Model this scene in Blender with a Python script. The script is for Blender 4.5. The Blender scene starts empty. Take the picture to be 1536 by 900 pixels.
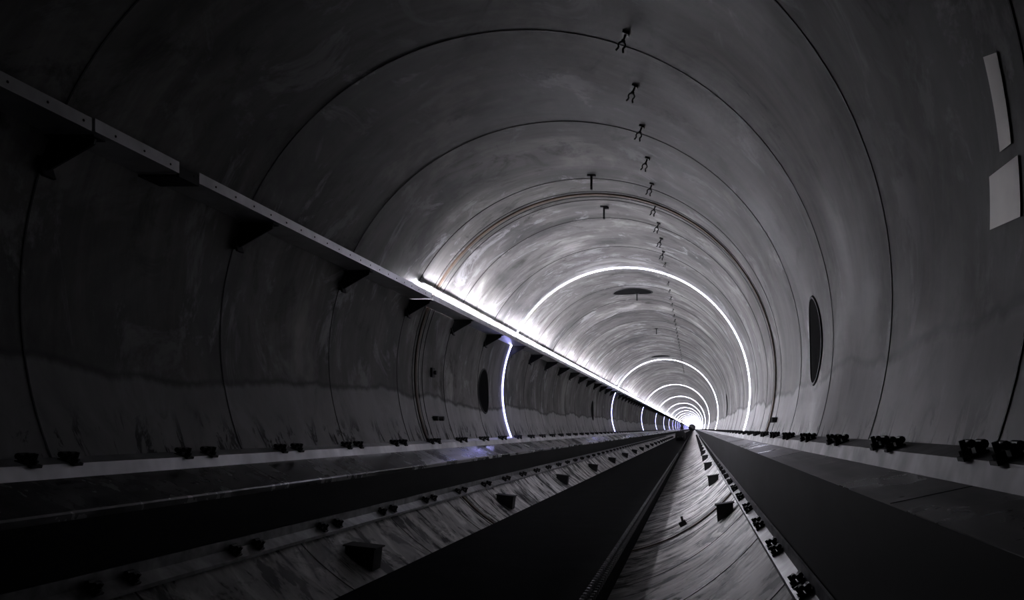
import bpy, bmesh, math, random
from mathutils import Vector, Matrix
random.seed(4)
R=1.65; CX=.545; CZ=-.30; F=1400.0; SEC=0.645e-3*F*R
YEND=430.0; Y0=-7.0
def P(x,z,y): return Vector((x*R,y,z*R+R))
def dep(s): return F/s*R
sc=bpy.context.scene
col=sc.collection
# ---------------------------------------------------------------- materials
def mat(name): 
    m=bpy.data.materials.new(name); m.use_nodes=True
    return m,m.node_tree.nodes,m.node_tree.links,m.node_tree.nodes['Principled BSDF']
def N(nodes,t,**k):
    n=nodes.new(t)
    for a,b in k.items(): setattr(n,a,b)
    return n
def mth(ns,ls,op,a,b=None,c=None,clamp=False):
    n=ns.new('ShaderNodeMath'); n.operation=op; n.use_clamp=clamp
    for i,v in enumerate((a,b,c)):
        if v is None: continue
        if isinstance(v,(int,float)): n.inputs[i].default_value=v
        else: ls.new(v,n.inputs[i])
    return n.outputs[0]
def noise(ns,ls,vec,sc_,scale=1,detail=4,rough=.6,dist=0,loc=(0,0,0)):
    mp=ns.new('ShaderNodeMapping'); mp.inputs['Scale'].default_value=sc_; mp.inputs['Location'].default_value=loc; ls.new(vec,mp.inputs[0])
    n=ns.new('ShaderNodeTexNoise'); n.inputs['Scale'].default_value=scale; n.inputs['Detail'].default_value=detail
    n.inputs['Roughness'].default_value=rough; n.inputs['Distortion'].default_value=dist
    ls.new(mp.outputs[0],n.inputs['Vector']); return n.outputs['Fac']
def ramp(ns,ls,v,stops):
    r=ns.new('ShaderNodeValToRGB'); e=r.color_ramp.elements
    while len(e)<len(stops): e.new(.5)
    for i,(p,c) in enumerate(stops):
        e[i].position=p; e[i].color=(c,c,c,1) if isinstance(c,(int,float)) else (*c,1)
    ls.new(v,r.inputs[0]); return r.outputs[0]
def mix(ns,ls,f,a,b,mode='MIX'):
    n=ns.new('ShaderNodeMix'); n.data_type='RGBA'; n.blend_type=mode
    for i,v in ((0,f),(6,a),(7,b)):
        if isinstance(v,(int,float)): n.inputs[i].default_value=v
        elif isinstance(v,tuple): n.inputs[i].default_value=(*v,1)
        else: ls.new(v,n.inputs[i])
    return n.outputs[2]
def simple(name,c,rough=.5,metal=0,var=.3,scale=6,bump=0.0,st=(1,1,1),spec=.5):
    m,ns,ls,b=mat(name)
    tc=ns.new('ShaderNodeTexCoord').outputs['Object']
    n=noise(ns,ls,tc,st,scale,3)
    ls.new(ramp(ns,ls,n,[(.3,tuple(x*(1-var) for x in c)),(.7,tuple(min(1,x*(1+var)) for x in c))]),b.inputs['Base Color'])
    b.inputs['Roughness'].default_value=rough
    b.inputs['Metallic'].default_value=metal
    b.inputs['Specular IOR Level'].default_value=spec
    return m
def emis(name,c,s):
    m,ns,ls,b=mat(name)
    b.inputs['Base Color'].default_value=(.8,.8,.8,1)
    b.inputs['Emission Color'].default_value=(*c,1); b.inputs['Emission Strength'].default_value=s
    return m
def tube_material():
    m,ns,ls,b=mat('weathered_tube_wall')
    tc=ns.new('ShaderNodeTexCoord').outputs['Object']
    sx=ns.new('ShaderNodeSeparateXYZ'); ls.new(tc,sx.inputs[0])
    X,Y,Z=sx.outputs
    cloud=noise(ns,ls,tc,(1,.9,.9),1.0,7,.62,.5)
    streak=noise(ns,ls,tc,(.45,2.6,.45),1.1,5,.68,.4)
    blot=noise(ns,ls,tc,(1.2,1.1,.8),1.7,7,.72,.9)
    base=ramp(ns,ls,cloud,[(.34,(.075,.074,.075)),(.45,(.165,.161,.158)),(.55,(.22,.214,.208)),(.64,(.40,.392,.385))])
    base=mix(ns,ls,.6,base,ramp(ns,ls,streak,[(.35,.40),(.5,1.0),(.63,1.5)]),'MULTIPLY')
    base=mix(ns,ls,ramp(ns,ls,blot,[(.55,0),(.63,.75)]),base,(.44,.435,.45))
    base=mix(ns,ls,ramp(ns,ls,blot,[(.32,.8),(.44,0)]),base,(.04,.037,.034))
    sec=mth(ns,ls,'FLOOR',mth(ns,ls,'DIVIDE',mth(ns,ls,'SUBTRACT',Y,dep(460)-10*SEC),SEC))
    wn=N(ns,'ShaderNodeTexWhiteNoise',noise_dimensions='1D'); ls.new(sec,wn.inputs['W'])
    base=mix(ns,ls,.6,base,ramp(ns,ls,wn.outputs['Value'],[(0,.7),(1,1.15)]),'MULTIPLY')
    # dusty lower zone
    wob=noise(ns,ls,tc,(.5,.6,.2),1.0,6,.6)
    zz=mth(ns,ls,'ADD',Z,mth(ns,ls,'MULTIPLY',mth(ns,ls,'SUBTRACT',wob,.5),.4))
    dust=mth(ns,ls,'MULTIPLY',mth(ns,ls,'SUBTRACT',R*(1-.13),zz),40,clamp=True)
    dn=ramp(ns,ls,blot,[(.3,.6),(.6,1)])
    base=mix(ns,ls,mth(ns,ls,'MULTIPLY',dust,dn),base,mix(ns,ls,.72,base,(.56,.56,.58)))
    line=mth(ns,ls,'SUBTRACT',1,mth(ns,ls,'MULTIPLY',mth(ns,ls,'ABSOLUTE',mth(ns,ls,'SUBTRACT',zz,R*(1-.122))),45),clamp=True)
    base=mix(ns,ls,mth(ns,ls,'MULTIPLY',mth(ns,ls,'MULTIPLY',line,streak),1.2),base,(.03,.03,.035))
    # splashes above curb
    sp=noise(ns,ls,tc,(1,3.0,1.2),2.2,5,.72,.8)
    hz=mth(ns,ls,'MULTIPLY',mth(ns,ls,'SUBTRACT',R*(1-.24),Z),7,clamp=True)
    spm=mth(ns,ls,'MULTIPLY',mth(ns,ls,'MULTIPLY',mth(ns,ls,'SUBTRACT',sp,.53),18,clamp=True),hz)
    base=mix(ns,ls,mth(ns,ls,'MULTIPLY',spm,.95),base,(.015,.015,.017))
    # invert smears
    bz=mth(ns,ls,'MULTIPLY',mth(ns,ls,'SUBTRACT',R*(1-.58),Z),12,clamp=True)
    vm=ns.new('ShaderNodeMapping'); vm.inputs['Rotation'].default_value=(0,0,math.radians(25)); ls.new(tc,vm.inputs[0])
    scr=noise(ns,ls,vm.outputs[0],(1.7,3.2,1.7),1.9,5,.62,.5)
    bc=ramp(ns,ls,scr,[(.39,(.035,.035,.038)),(.44,(.5,.49,.49)),(.55,(.7,.69,.68)),(.62,(.95,.94,.93))])
    bc=mix(ns,ls,.85,bc,ramp(ns,ls,blot,[(.41,.2),(.48,1.0)]),'MULTIPLY')
    base=mix(ns,ls,bz,base,bc)
    ls.new(base,b.inputs['Base Color'])
    ls.new(ramp(ns,ls,cloud,[(.3,.5),(.7,.7)]),b.inputs['Roughness'])
    b.inputs['Metallic'].default_value=.0
    b.inputs['Specular IOR Level'].default_value=.32
    bp=ns.new('ShaderNodeBump'); bp.inputs['Strength'].default_value=.2; bp.inputs['Distance'].default_value=.01
    ls.new(cloud,bp.inputs['Height']); ls.new(bp.outputs[0],b.inputs['Normal'])
    return m
M_tube=tube_material()
M_seam=simple('dark_weld_seam',(.035,.033,.035),.6,.1)
M_rust=simple('rusty_flange',(.14,.10,.075),.6,.2,.4,3)
M_curb=simple('pale_curb_left_steel',(.75,.75,.78),.45,.6,.3,3)
M_curbr=simple('dull_curb_right',(.42,.42,.43),.6,.2,.4,5)  # right curb: darker and rougher base than the left
def deck_material(name,lo,hi,r0,r1,mt=.5):
    m,ns,ls,b=mat(name)
    tc=ns.new('ShaderNodeTexCoord').outputs['Object']
    a=noise(ns,ls,tc,(6,.35,6),1.5,3,.6); c=noise(ns,ls,tc,(1,1,1),1.9,5,.7)
    base=ramp(ns,ls,a,[(.3,(lo,lo,lo*1.05)),(.7,(hi,hi,hi*1.05))])
    base=mix(ns,ls,.75,base,ramp(ns,ls,c,[(.35,.4),(.65,1.4)]),'MULTIPLY')
    ls.new(base,b.inputs['Base Color']); ls.new(ramp(ns,ls,c,[(.4,r0),(.6,r1)]),b.inputs['Roughness'])
    b.inputs['Metallic'].default_value=mt
    return m
M_deck=deck_material('damp_aluminium_plate',.16,.34,.14,.38)
M_deckr=deck_material('dusty_aluminium_plate',.24,.42,.25,.55,.35)
M_black=simple('black_belt_rubber',(.006,.006,.007),.9,0,.3,3,spec=.05)
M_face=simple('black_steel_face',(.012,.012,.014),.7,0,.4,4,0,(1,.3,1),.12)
M_iron=simple('black_iron',(.02,.02,.022),.5,.2,.4,30)
M_rail=simple('worn_rail_steel',(.22,.22,.23),.45,.6,.5,8)
M_tray=simple('galvanised_tray',(.75,.75,.77),.36,.85,.15,5)
M_brk=simple('dark_bracket_steel',(.03,.03,.033),.6,.2)
M_patch=simple('bare_paint_patch',(.88,.85,.81),.42,.25,.15,3)
M_hole=simple('port_hole_dark',(.004,.004,.005),.9,0,spec=.05)  # near-black colour stands for the darkness inside the open ports
M_led=emis('led_white',(.94,.925,1.0),205)
M_ring=emis('led_ring',(.80,.80,1.0),15)
M_ringb=emis('led_ring_blue',(.46,.46,1.0),9)
# ---------------------------------------------------------------- mesh builder
class B:
    def __init__(s): s.v=[]; s.f=[]; s.m=[]; s.mats=[]
    def mi(s,m):
        if m not in s.mats: s.mats.append(m)
        return s.mats.index(m)
    def add(s,vs,fs,m):
        o=len(s.v); s.v+= [tuple(v) for v in vs]; k=s.mi(m)
        for f in fs: s.f.append(tuple(i+o for i in f)); s.m.append(k)
    def box(s,c,size,m,M=None):
        hx,hy,hz=(q/2 for q in size); c=Vector(c)
        vs=[Vector((x,y,z)) for x in(-hx,hx) for y in(-hy,hy) for z in(-hz,hz)]
        if M: vs=[M@v for v in vs]
        s.add([v+c for v in vs],[(0,1,3,2),(4,6,7,5),(0,4,5,1),(2,3,7,6),(0,2,6,4),(1,5,7,3)],m)
    def cyl(s,a,b_,r,n,m,r2=None,caps=True):
        a=Vector(a);b_=Vector(b_);d=(b_-a).normalized(); r2=r if r2 is None else r2
        u=d.orthogonal().normalized(); w=d.cross(u)
        vs=[a+(u*math.cos(t)+w*math.sin(t))*r for t in [2*math.pi*i/n for i in range(n)]]
        vs+=[b_+(u*math.cos(t)+w*math.sin(t))*r2 for t in [2*math.pi*i/n for i in range(n)]]
        fs=[(i,(i+1)%n,n+(i+1)%n,n+i) for i in range(n)]
        if caps: fs+=[tuple(reversed(range(n))),tuple(range(n,2*n))]
        s.add(vs,fs,m)
    def prism(s,prof,ya,yb,m,steps=1,closed=True):
        n=len(prof); vs=[];fs=[]
        for k in range(steps+1):
            y=ya+(yb-ya)*k/steps
            vs+=[P(x,z,y) for x,z in prof]
        for k in range(steps):
            for i in range(n if closed else n-1):
                j=(i+1)%n; fs.append((k*n+i,k*n+j,(k+1)*n+j,(k+1)*n+i))
        if closed: fs+=[tuple(range(n)),tuple(reversed(range(steps*n,steps*n+n)))]
        s.add(vs,fs,m)
    def ring(s,y,rad,w,h,m,a0=0,a1=2*math.pi,n=128):
        full=abs(a1-a0-2*math.pi)<1e-6; cnt=n if full else n+1
        vs=[];fs=[]
        for i in range(cnt):
            a=a0+(a1-a0)*i/n
            for r,yy in ((rad,y-w/2),(rad-h,y-w/2),(rad-h,y+w/2),(rad,y+w/2)):
                vs.append((r*math.sin(a),yy,r*math.cos(a)+R))
        for i in range(n):
            j=(i+1)%cnt
            for k in range(3):
                l=(k+1)%4; fs.append((i*4+k,j*4+k,j*4+l,i*4+l))
        s.add(vs,fs,m)
    def obj(s,name,smooth=False,parent=None):
        me=bpy.data.meshes.new(name); me.from_pydata(s.v,[],s.f)
        for m in s.mats: me.materials.append(m)
        me.polygons.foreach_set('material_index',s.m)
        bm=bmesh.new(); bm.from_mesh(me); bmesh.ops.recalc_face_normals(bm,faces=bm.faces); bm.to_mesh(me); bm.free()
        if smooth: me.polygons.foreach_set('use_smooth',[True]*len(me.polygons))
        o=bpy.data.objects.new(name,me); col.objects.link(o)
        if parent: o.parent=parent
        return o
# ---------------------------------------------------------------- tube
b=B(); n=160; ys=[Y0]; y=Y0
while y<YEND: y+= 1.5 if y<30 else 20; ys.append(min(y,YEND))
vs=[];fs=[]
for y in ys:
    for i in range(n):
        a=2*math.pi*i/n; vs.append((R*math.sin(a),y,R+R*math.cos(a)))
for k in range(len(ys)-1):
    for i in range(n):
        j=(i+1)%n; fs.append((k*n+i,(k+1)*n+i,(k+1)*n+j,k*n+j))
b.add(vs,fs,M_tube); b.obj('tunnel_wall_shell',True)
for nm,y in(('wall_far',YEND),('wall_back',Y0)):
    b=B(); b.add([(R*math.sin(2*math.pi*i/64),y,R+R*math.cos(2*math.pi*i/64)) for i in range(64)],[tuple(range(64))],M_seam); b.obj(nm)
yD=dep(460); yB=yD+2*SEC; yA=dep(186.5)
# weld seams
b=B()
for k in range(-5,40):
    y=yD+k*SEC
    if Y0<y<120: b.ring(y,R*1.0005,.008,.0038,M_seam,n=160)
b.obj('weld_seams')
b=B(); yF=dep(271)
b.ring(yF,R*1.0005,.05,.012,M_rust); b.ring(yF-.09,R*1.0005,.010,.004,M_seam); b.ring(yF+.10,R*1.0005,.02,.007,M_tube); b.ring(yF+.22,R*1.0005,.012,.004,M_seam)
b.obj('expansion_joint_flange')
# ---------------------------------------------------------------- lower structure
b=B()
b.prism([(-.930,-.366),(-.889,-.380),(-.881,-.412),(-.89,-.46),(-.935,-.40)],Y0,YEND,M_curb); b.obj('curb_left')
b=B()
b.prism([(.945,-.325),(.905,-.340),(.897,-.372),(.90,-.43),(.95,-.36)],Y0,YEND,M_curbr); b.obj('curb_right')
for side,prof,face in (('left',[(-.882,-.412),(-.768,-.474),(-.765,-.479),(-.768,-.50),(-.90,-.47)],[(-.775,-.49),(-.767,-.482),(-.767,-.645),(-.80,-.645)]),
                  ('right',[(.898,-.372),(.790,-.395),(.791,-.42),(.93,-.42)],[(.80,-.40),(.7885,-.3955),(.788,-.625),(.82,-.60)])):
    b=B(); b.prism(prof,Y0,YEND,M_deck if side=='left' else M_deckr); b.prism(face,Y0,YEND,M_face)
    x0,z0,x1,z1=(prof[0]+prof[1]); 
    y=Y0
    while y<60:
        y+=SEC*2
        cx=(x0+x1)/2;cz=(z0+z1)/2; ang=math.atan2((z1-z0),(x1-x0))
        b.box(P(cx,cz+.0003,y),(abs(x1-x0)*R*.98,.004,.001),M_face,Matrix.Rotation(-ang,3,'Y'))
    b.obj('track_deck_'+side)
def clamp(b,c,s=1.0,tilt=0.0,side=1):
    M=Matrix.Rotation(tilt,3,'Y')
    def q(v): return Vector(c)+M@(Vector(v)*s)
    b.box(q((0,0,.006)),(.075*s,.06*s,.012*s),M_iron,M)
    b.box(q((-.018*side,0,.024)),(.028*s,.045*s,.03*s),M_iron,M)
    b.cyl(q((.018*side,0,.01)),q((.018*side,0,.028)),.017*s,6,M_iron)
    b.cyl(q((.018*side,0,.028)),q((.018*side,0,.055)),.009*s,8,M_iron)
    b.cyl(q((-.03*side,-.03,.03)),q((-.03*side,.03,.03)),.013*s,8,M_iron)
    b.cyl(q((.0,-.022,.04)),q((.0,.022,.04)),.012*s,8,M_iron)
for side,(px,pz),sg,ph in(('left',(-.762,-.642),-1,3.3),('right',(.782,-.618),1,3.0)):
    b=B()
    b.prism([(px,pz+.03),(px-sg*.006,pz+.03),(px-sg*.006,pz+.003),(px-sg*.035,pz-.02),(px-sg*.035,pz-.03),(px+sg*.01,pz-.01)],Y0,YEND,M_rail)
    y=ph-4*1.02
    while y<70:
        for o in(0,.225):
            clamp(b,P(px-sg*.018,pz-.006,y+o),.75,math.radians(35)*sg*-1,-sg)
        y+=1.02
    b.obj('bolted_rail')
for side,(px,pz),sg,ph in(('left',(-.900,-.380),-1,3.45),('right',(.915,-.338),1,1.92)):
    b=B(); y=ph-3*1.02
    while y<80:
        for o in(-.11,.115):
            clamp(b,P(px,pz,y+o),.9 if side=='left' else .8,math.radians(18)*sg*-1,-sg)
        y+=1.02
    b.obj('rail_clamps')
# centre belt bed
b=B()
b.prism([(-.489,-.79),(.215,-.79),(.217,-.80),(.20,-.985),(-.40,-.92),(-.491,-.80)],Y0,YEND,M_black)
b.obj('conveyor_belt_bed')
b=B()
b.prism([(.218,-.787),(.236,-.793),(.236,-.82),(.216,-.82)],Y0,YEND,M_face)
y=.5
while y<30:
    b.cyl(P(.227,-.793,y),P(.229,-.778,y),.011,6,M_rail); b.box(P(.241,-.808,y+.03),(.016,.035,.03),M_iron); y+=.075
b.obj('belt_edge_chain')
def wedge(b,c,out,w,h,l):
    c=Vector(c); up=Vector((0,0,1)); o=Vector((out,0,0))
    pts=[c-o*w*.5+up*h*.75, c+o*w*.5+up*h*.55, c+o*w*.42-up*h*.6, c-o*w*.5+up*h*.1]
    vs=[p+Vector((0,-l/2,0)) for p in pts]+[p+Vector((0,l/2,0)) for p in pts]
    b.add(vs,[(0,1,2,3),(7,6,5,4),(0,4,5,1),(1,5,6,2),(2,6,7,3),(3,7,4,0)],M_iron)
    t=.008
    vs=[pts[0]+up*t-o*.01,pts[1]+up*t+o*.012,pts[1]+o*.012,pts[0]-o*.01]
    vs=[p+Vector((0,-l/2-.01,0)) for p in vs]+[p+Vector((0,l/2+.01,0)) for p in vs]
    b.add(vs,[(0,1,2,3),(7,6,5,4),(0,4,5,1),(1,5,6,2),(2,6,7,3),(3,7,4,0)],M_brk)
b=B()
for i in range(20): wedge(b,P(-.625,-.76,dep(423)+i*4.14),1,.17,.11,.14)
for i in range(20): wedge(b,P(.690,-.70,dep(316)+i*4.4),-1,.13,.11,.12)
b.box(P(.48,-.865,dep(253)),(.07,.07,.06),M_iron,Matrix.Rotation(-.5,3,'Y')); b.cyl(P(.48,-.86,dep(253)),P(.47,-.82,dep(253)),.012,8,M_iron)
b.obj('support_gussets')
# ---------------------------------------------------------------- cable tray
b=B()
def tray(ya,yb,dz=0,m=M_tray):
    b.prism([(-.815,.402+dz),(-.822,.402+dz),(-.822,.378+dz),(-.924,.378+dz),(-.924,.372+dz),(-.815,.372+dz)],ya,yb,m)
tray(Y0,dep(912/1.373)); tray(dep(912/1.373)+.02,dep(772/1.36),.003); tray(dep(742/1.36),yB,.002); tray(yB+.03,YEND,-.002)
tray(dep(772/1.36),dep(742/1.36),-.006,M_brk)
y=.2
while y<yB:
    b.cyl(P(-.8155,.387,y),P(-.8135,.387,y),.005,6,M_brk); y+=.19
for k in range(-5,70):
    y=yD+k*SEC
    if y<Y0+.1: continue
    for yy in(y,):
        w=.012
        tri=[(-.825,.370),(-.94,.370),(-.965,.285),(-.945,.285),(-.83,.352)]
        b.prism(tri,yy-w/2,yy+w/2,M_brk)
        b.box(P(-.88,.366,yy),(.125*R,.07,.008),M_brk)
        b.box(P(-.951,.325,yy),(.012,.07,.17),M_brk,Matrix.Rotation(math.radians(-18),3,'Y'))
b.obj('wall_cable_tray')
# LED strip behind the tray
def onwall(deg,rad): a=math.radians(deg); return Vector((rad*math.sin(a),0,R+rad*math.cos(a)))
b=B(); c=onwall(-62.8,R-.06)
y=yB+.05
while y<YEND:
    L=1.5 if y<40 else 15
    b.cyl(c+Vector((0,y,0)),c+Vector((0,min(y+L,YEND-.1)-.01,0)),.013,4,M_led,caps=False); y+=L
b.obj('led_strip_light')
b=B()
c1=onwall(-61.5,R-.015)
b.prism([(c1.x/R-.01,(c1.z-R)/R-.012),(c1.x/R+.012,(c1.z-R)/R-.018),(c1.x/R+.012,(c1.z-R)/R-.012),(c1.x/R-.005,(c1.z-R)/R)],yB,YEND,M_tray)
b.obj('led_strip_mount')
# LED rings
a1=math.radians(113.5); am=math.radians(69)
for i in range(26):
    y=yA+i*11*SEC
    if y>YEND: break
    b=B(); b.ring(y,R*.999,.022,.014,M_ring,-am,math.radians(110.5),n=64 if i<2 else 36)
    b.ring(y,R*.999,.022,.014,M_ringb,-a1,-am,n=20 if i<2 else 10)
    b.obj('led_ring_light')
# ---------------------------------------------------------------- ceiling hooks
def hook(b,y,s=1.0):
    a=math.radians(19.4); d=Vector((math.sin(a),0,math.cos(a))); t=Vector((math.cos(a),0,-math.sin(a)))
    base=Vector((0,y,R))+d*(R)
    b.box(base-d*.006,(.04*s,.05*s,.014),M_iron,Matrix.Rotation(a,3,'Y'))
    b.cyl(base,base-d*.05*s,.007*s,8,M_iron)
    b.cyl(base-d*.05*s,base-d*.062*s,.014*s,6,M_iron)
    cc=base-d*.082*s; pr=None
    for i in range(11):
        an=math.radians(-55+290*i/10)
        p=cc+(t*math.cos(an)+d*math.sin(an))*.022*s
        if pr: b.cyl(pr,p,.0055*s,6,M_iron)
        pr=p
    for sg in(-1,1):
        p=cc-d*.02*s+t*sg*.014*s; b.cyl(p,p-d*.022*s+t*sg*.008,.006*s,6,M_iron)
b=B(); y=dep(478)-5*SEC/2*1.0
while y<34:
    hook(b,y,.85 if y<11 else .45); y+=SEC/2
b.obj('ceiling_cable_hooks')
def hanger(x,s,kind):
    b=B(); y=dep(s); z=math.sqrt(1-x*x)
    b.box(P(x,z-.004,y),(.07,.03,.012),M_brk); b.box(P(x,z-.04,y),(.016,.03,.12),M_brk)
    b.cyl(P(x,z-.06,y-.03),P(x,z-.06,y+.03),.008,8,M_brk)
    if kind: b.box(P(x+.015,z-.012,y),(.04,.035,.02),M_brk)
    b.obj('ceiling_hanger_bracket')
hanger(.02,293,0); hanger(.02,257,1); hanger(.06,116,0); hanger(0,157,0)
def port(ang,s_,rr):  # rimmed disc on the wall, painted black in place of a real opening
    b=B(); y0=dep(s_); n=48; a0=math.radians(ang)
    def pt(r,t,rad): 
        a=a0+r*math.cos(t)/R; return (rad*math.sin(a),y0+r*math.sin(t),R+rad*math.cos(a))
    vs=[];
    lv=[(0.01,R-.004),(rr*.5,R-.004),(rr*.95,R-.004),(rr*.95,R-.009),(rr,R-.009),(rr*1.02,R)]
    for r,rad in lv: vs+=[pt(r,2*math.pi*i/n,rad) for i in range(n)]
    f1=[];f2=[]
    for k in range(len(lv)-1):
        for i in range(n):
            f=(k*n+i,k*n+(i+1)%n,(k+1)*n+(i+1)%n,(k+1)*n+i); (f1 if k<2 else f2).append(f)
    f1.append(tuple(range(n)))
    b.add(vs,f1,M_hole); b.add(vs,f2,M_brk); b.obj('round_port')
port(88.5,404,.165*R); port(-91.5,205,.165*R); port(-2,159,.19*R); port(-91.5,99,.15*R); port(-3,84,.17*R); port(88.5,110,.15*R)
b=B(); b.box(P(-.992,.03,dep(255)),(.02,.09,.09),M_brk); b.cyl(P(-.985,.03,dep(255)),P(-.97,.03,dep(255)),.02,8,M_brk); b.obj('wall_junction_box')
for (x,z,s) in((.955,-.255,295),(-.955,-.24,258)):
    b=B()
    b.cyl(P(x*1.03,z,dep(s)),P(x*.985,z,dep(s)),.022,8,M_iron); b.cyl(P(x*1.03,z,dep(s)+.2),P(x*.985,z,dep(s)+.2),.022,8,M_iron)
    b.box(P(x*1.02,z,dep(s)+.1),(.01,.3,.02),M_iron); b.obj('wall_stud_pair')
# bare patches on the right wall: defined on the wall (angle, depth)
def wallpt(px,py):
    dx=(px-1042);dy=(643-py); lo,hi=0,3
    ux,uy=dx/abs(dx),dy/abs(dx)
    for _ in range(40):
        t=(lo+hi)/2
        if (CX+ux*t)**2+(CZ+uy*t)**2<1: lo=t
        else: hi=t
    return math.atan2(CX+ux*t,CZ+uy*t), dep(abs(dx)/t)
def patch(q):
    c=[wallpt(*p) for p in q]; b=B(); n=10; vs=[]
    for i in range(n+1):
        for j in range(n+1):
            u,v=i/n,j/n
            a,y=[(c[0][k]*(1-u)+c[1][k]*u)*(1-v)+(c[3][k]*(1-u)+c[2][k]*u)*v for k in(0,1)]
            vs.append(((R-.004)*math.sin(a),y,R+(R-.004)*math.cos(a)))
    b.add(vs,[(i*(n+1)+j,(i+1)*(n+1)+j,(i+1)*(n+1)+j+1,i*(n+1)+j+1) for i in range(n) for j in range(n)],M_patch); b.obj('bare_wall_patch',True)
patch([(1478,85),(1498,78),(1520,215),(1503,228)])
patch([(1487,265),(1530,232),(1534,325),(1488,345)])
# ---------------------------------------------------------------- sled and person far away
b=B(); ys=62.0; dz=-.07
b.prism([(-.19,-.70+dz),(.17,-.70+dz),(.2,-.60+dz),(.19,-.42+dz),(.11,-.32+dz),(-.12,-.32+dz),(-.20,-.42+dz),(-.22,-.60+dz)],ys,ys+1.6,M_iron,2)
b.box(P(-.01,-.62+dz,ys-.12),(.4,.25,.14),M_face)
for sx in(-.17,.15):
    for yy in(.2,1.3): b.cyl(P(sx-.02,-.69+dz,ys+yy),P(sx+.02,-.69+dz,ys+yy),.055,14,M_black)
b.cyl(P(-.1,-.56+dz,ys-.25),P(-.1,-.56+dz,ys-.2),.03,10,M_rail); b.cyl(P(.08,-.56+dz,ys-.25),P(.08,-.56+dz,ys-.2),.03,10,M_rail)
b.obj('maintenance_sled')
M_cloth=simple('dark_workwear',(.03,.03,.04),.8); M_skin=simple('skin',(.45,.3,.24),.6); M_helm=simple('safety_helmet',(.25,.25,.26),.4)
def person(x,y):
    z0=-.79*R+R; root=bpy.data.objects.new('worker',None); col.objects.link(root); root.location=(x*R,y,z0)
    J=[((0,0,.93),.13),((0,0,1.15),.125),((0,0,1.38),.13),((0,0,1.50),.055),((0,0,1.56),.05),
       ((-.19,0,1.40),.06),((-.25,.02,1.12),.045),((-.24,-.08,.88),.035),((.19,0,1.40),.06),((.25,.02,1.12),.045),((.24,-.08,.88),.035),
       ((-.10,0,.85),.09),((-.12,-.08,.48),.06),((-.12,.02,.08),.045),((-.12,-.14,.04),.04),
       ((.10,0,.85),.09),((.12,.06,.48),.06),((.12,.12,.08),.045),((.12,-.04,.04),.04)]
    E=[(0,1),(1,2),(2,3),(3,4),(2,5),(5,6),(6,7),(2,8),(8,9),(9,10),(0,11),(11,12),(12,13),(13,14),(0,15),(15,16),(16,17),(17,18)]
    me=bpy.data.meshes.new('body'); me.from_pydata([j[0] for j in J],E,[]); o=bpy.data.objects.new('body',me); col.objects.link(o); o.parent=root
    o.modifiers.new('s','SKIN'); 
    for i,j in enumerate(J): me.skin_vertices[0].data[i].radius=(j[1],j[1]*.8)
    me.skin_vertices[0].data[0].use_root=True
    o.modifiers.new('u','SUBSURF').levels=1; me.materials.append(M_cloth)
    b=B(); b.cyl((0,-.0,1.53),(0,0,1.60),.07,12,M_skin,.085); b.cyl((0,0,1.60),(0,0,1.68),.085,12,M_skin,.09); b.cyl((0,-.08,1.62),(0,-.115,1.605),.018,6,M_skin,.012)
    b.cyl((0,0,1.67),(0,0,1.74),.115,14,M_helm,.095); b.cyl((0,0,1.74),(0,0,1.785),.095,14,M_helm,.04)
    for sg in(-1,1): 
        b.cyl((sg*.03,-.078,1.65),(sg*.03,-.09,1.65),.01,6,M_iron)
        b.cyl((sg*.24,-.09,.88),(sg*.24,-.11,.78),.035,8,M_skin,.02)
    b.obj('head_and_hands',True,root)
person(-.31,108)
# ---------------------------------------------------------------- world & camera
w=bpy.data.worlds.new('world'); sc.world=w; w.use_nodes=True
w.node_tree.nodes['Background'].inputs[0].default_value=(0,0,0,1)
cd=bpy.data.cameras.new('camera'); co=bpy.data.objects.new('camera',cd); col.objects.link(co); sc.camera=co
co.location=P(CX,CZ,0); co.rotation_euler=(math.radians(90),0,0)
cd.sensor_width=36; cd.lens=F/1536*36; cd.shift_x=(768-1041)/1536; cd.shift_y=193/1536; cd.clip_end=1000; cd.clip_start=.02
sc.view_settings.view_transform='Standard'
sc.view_settings.gamma=.86
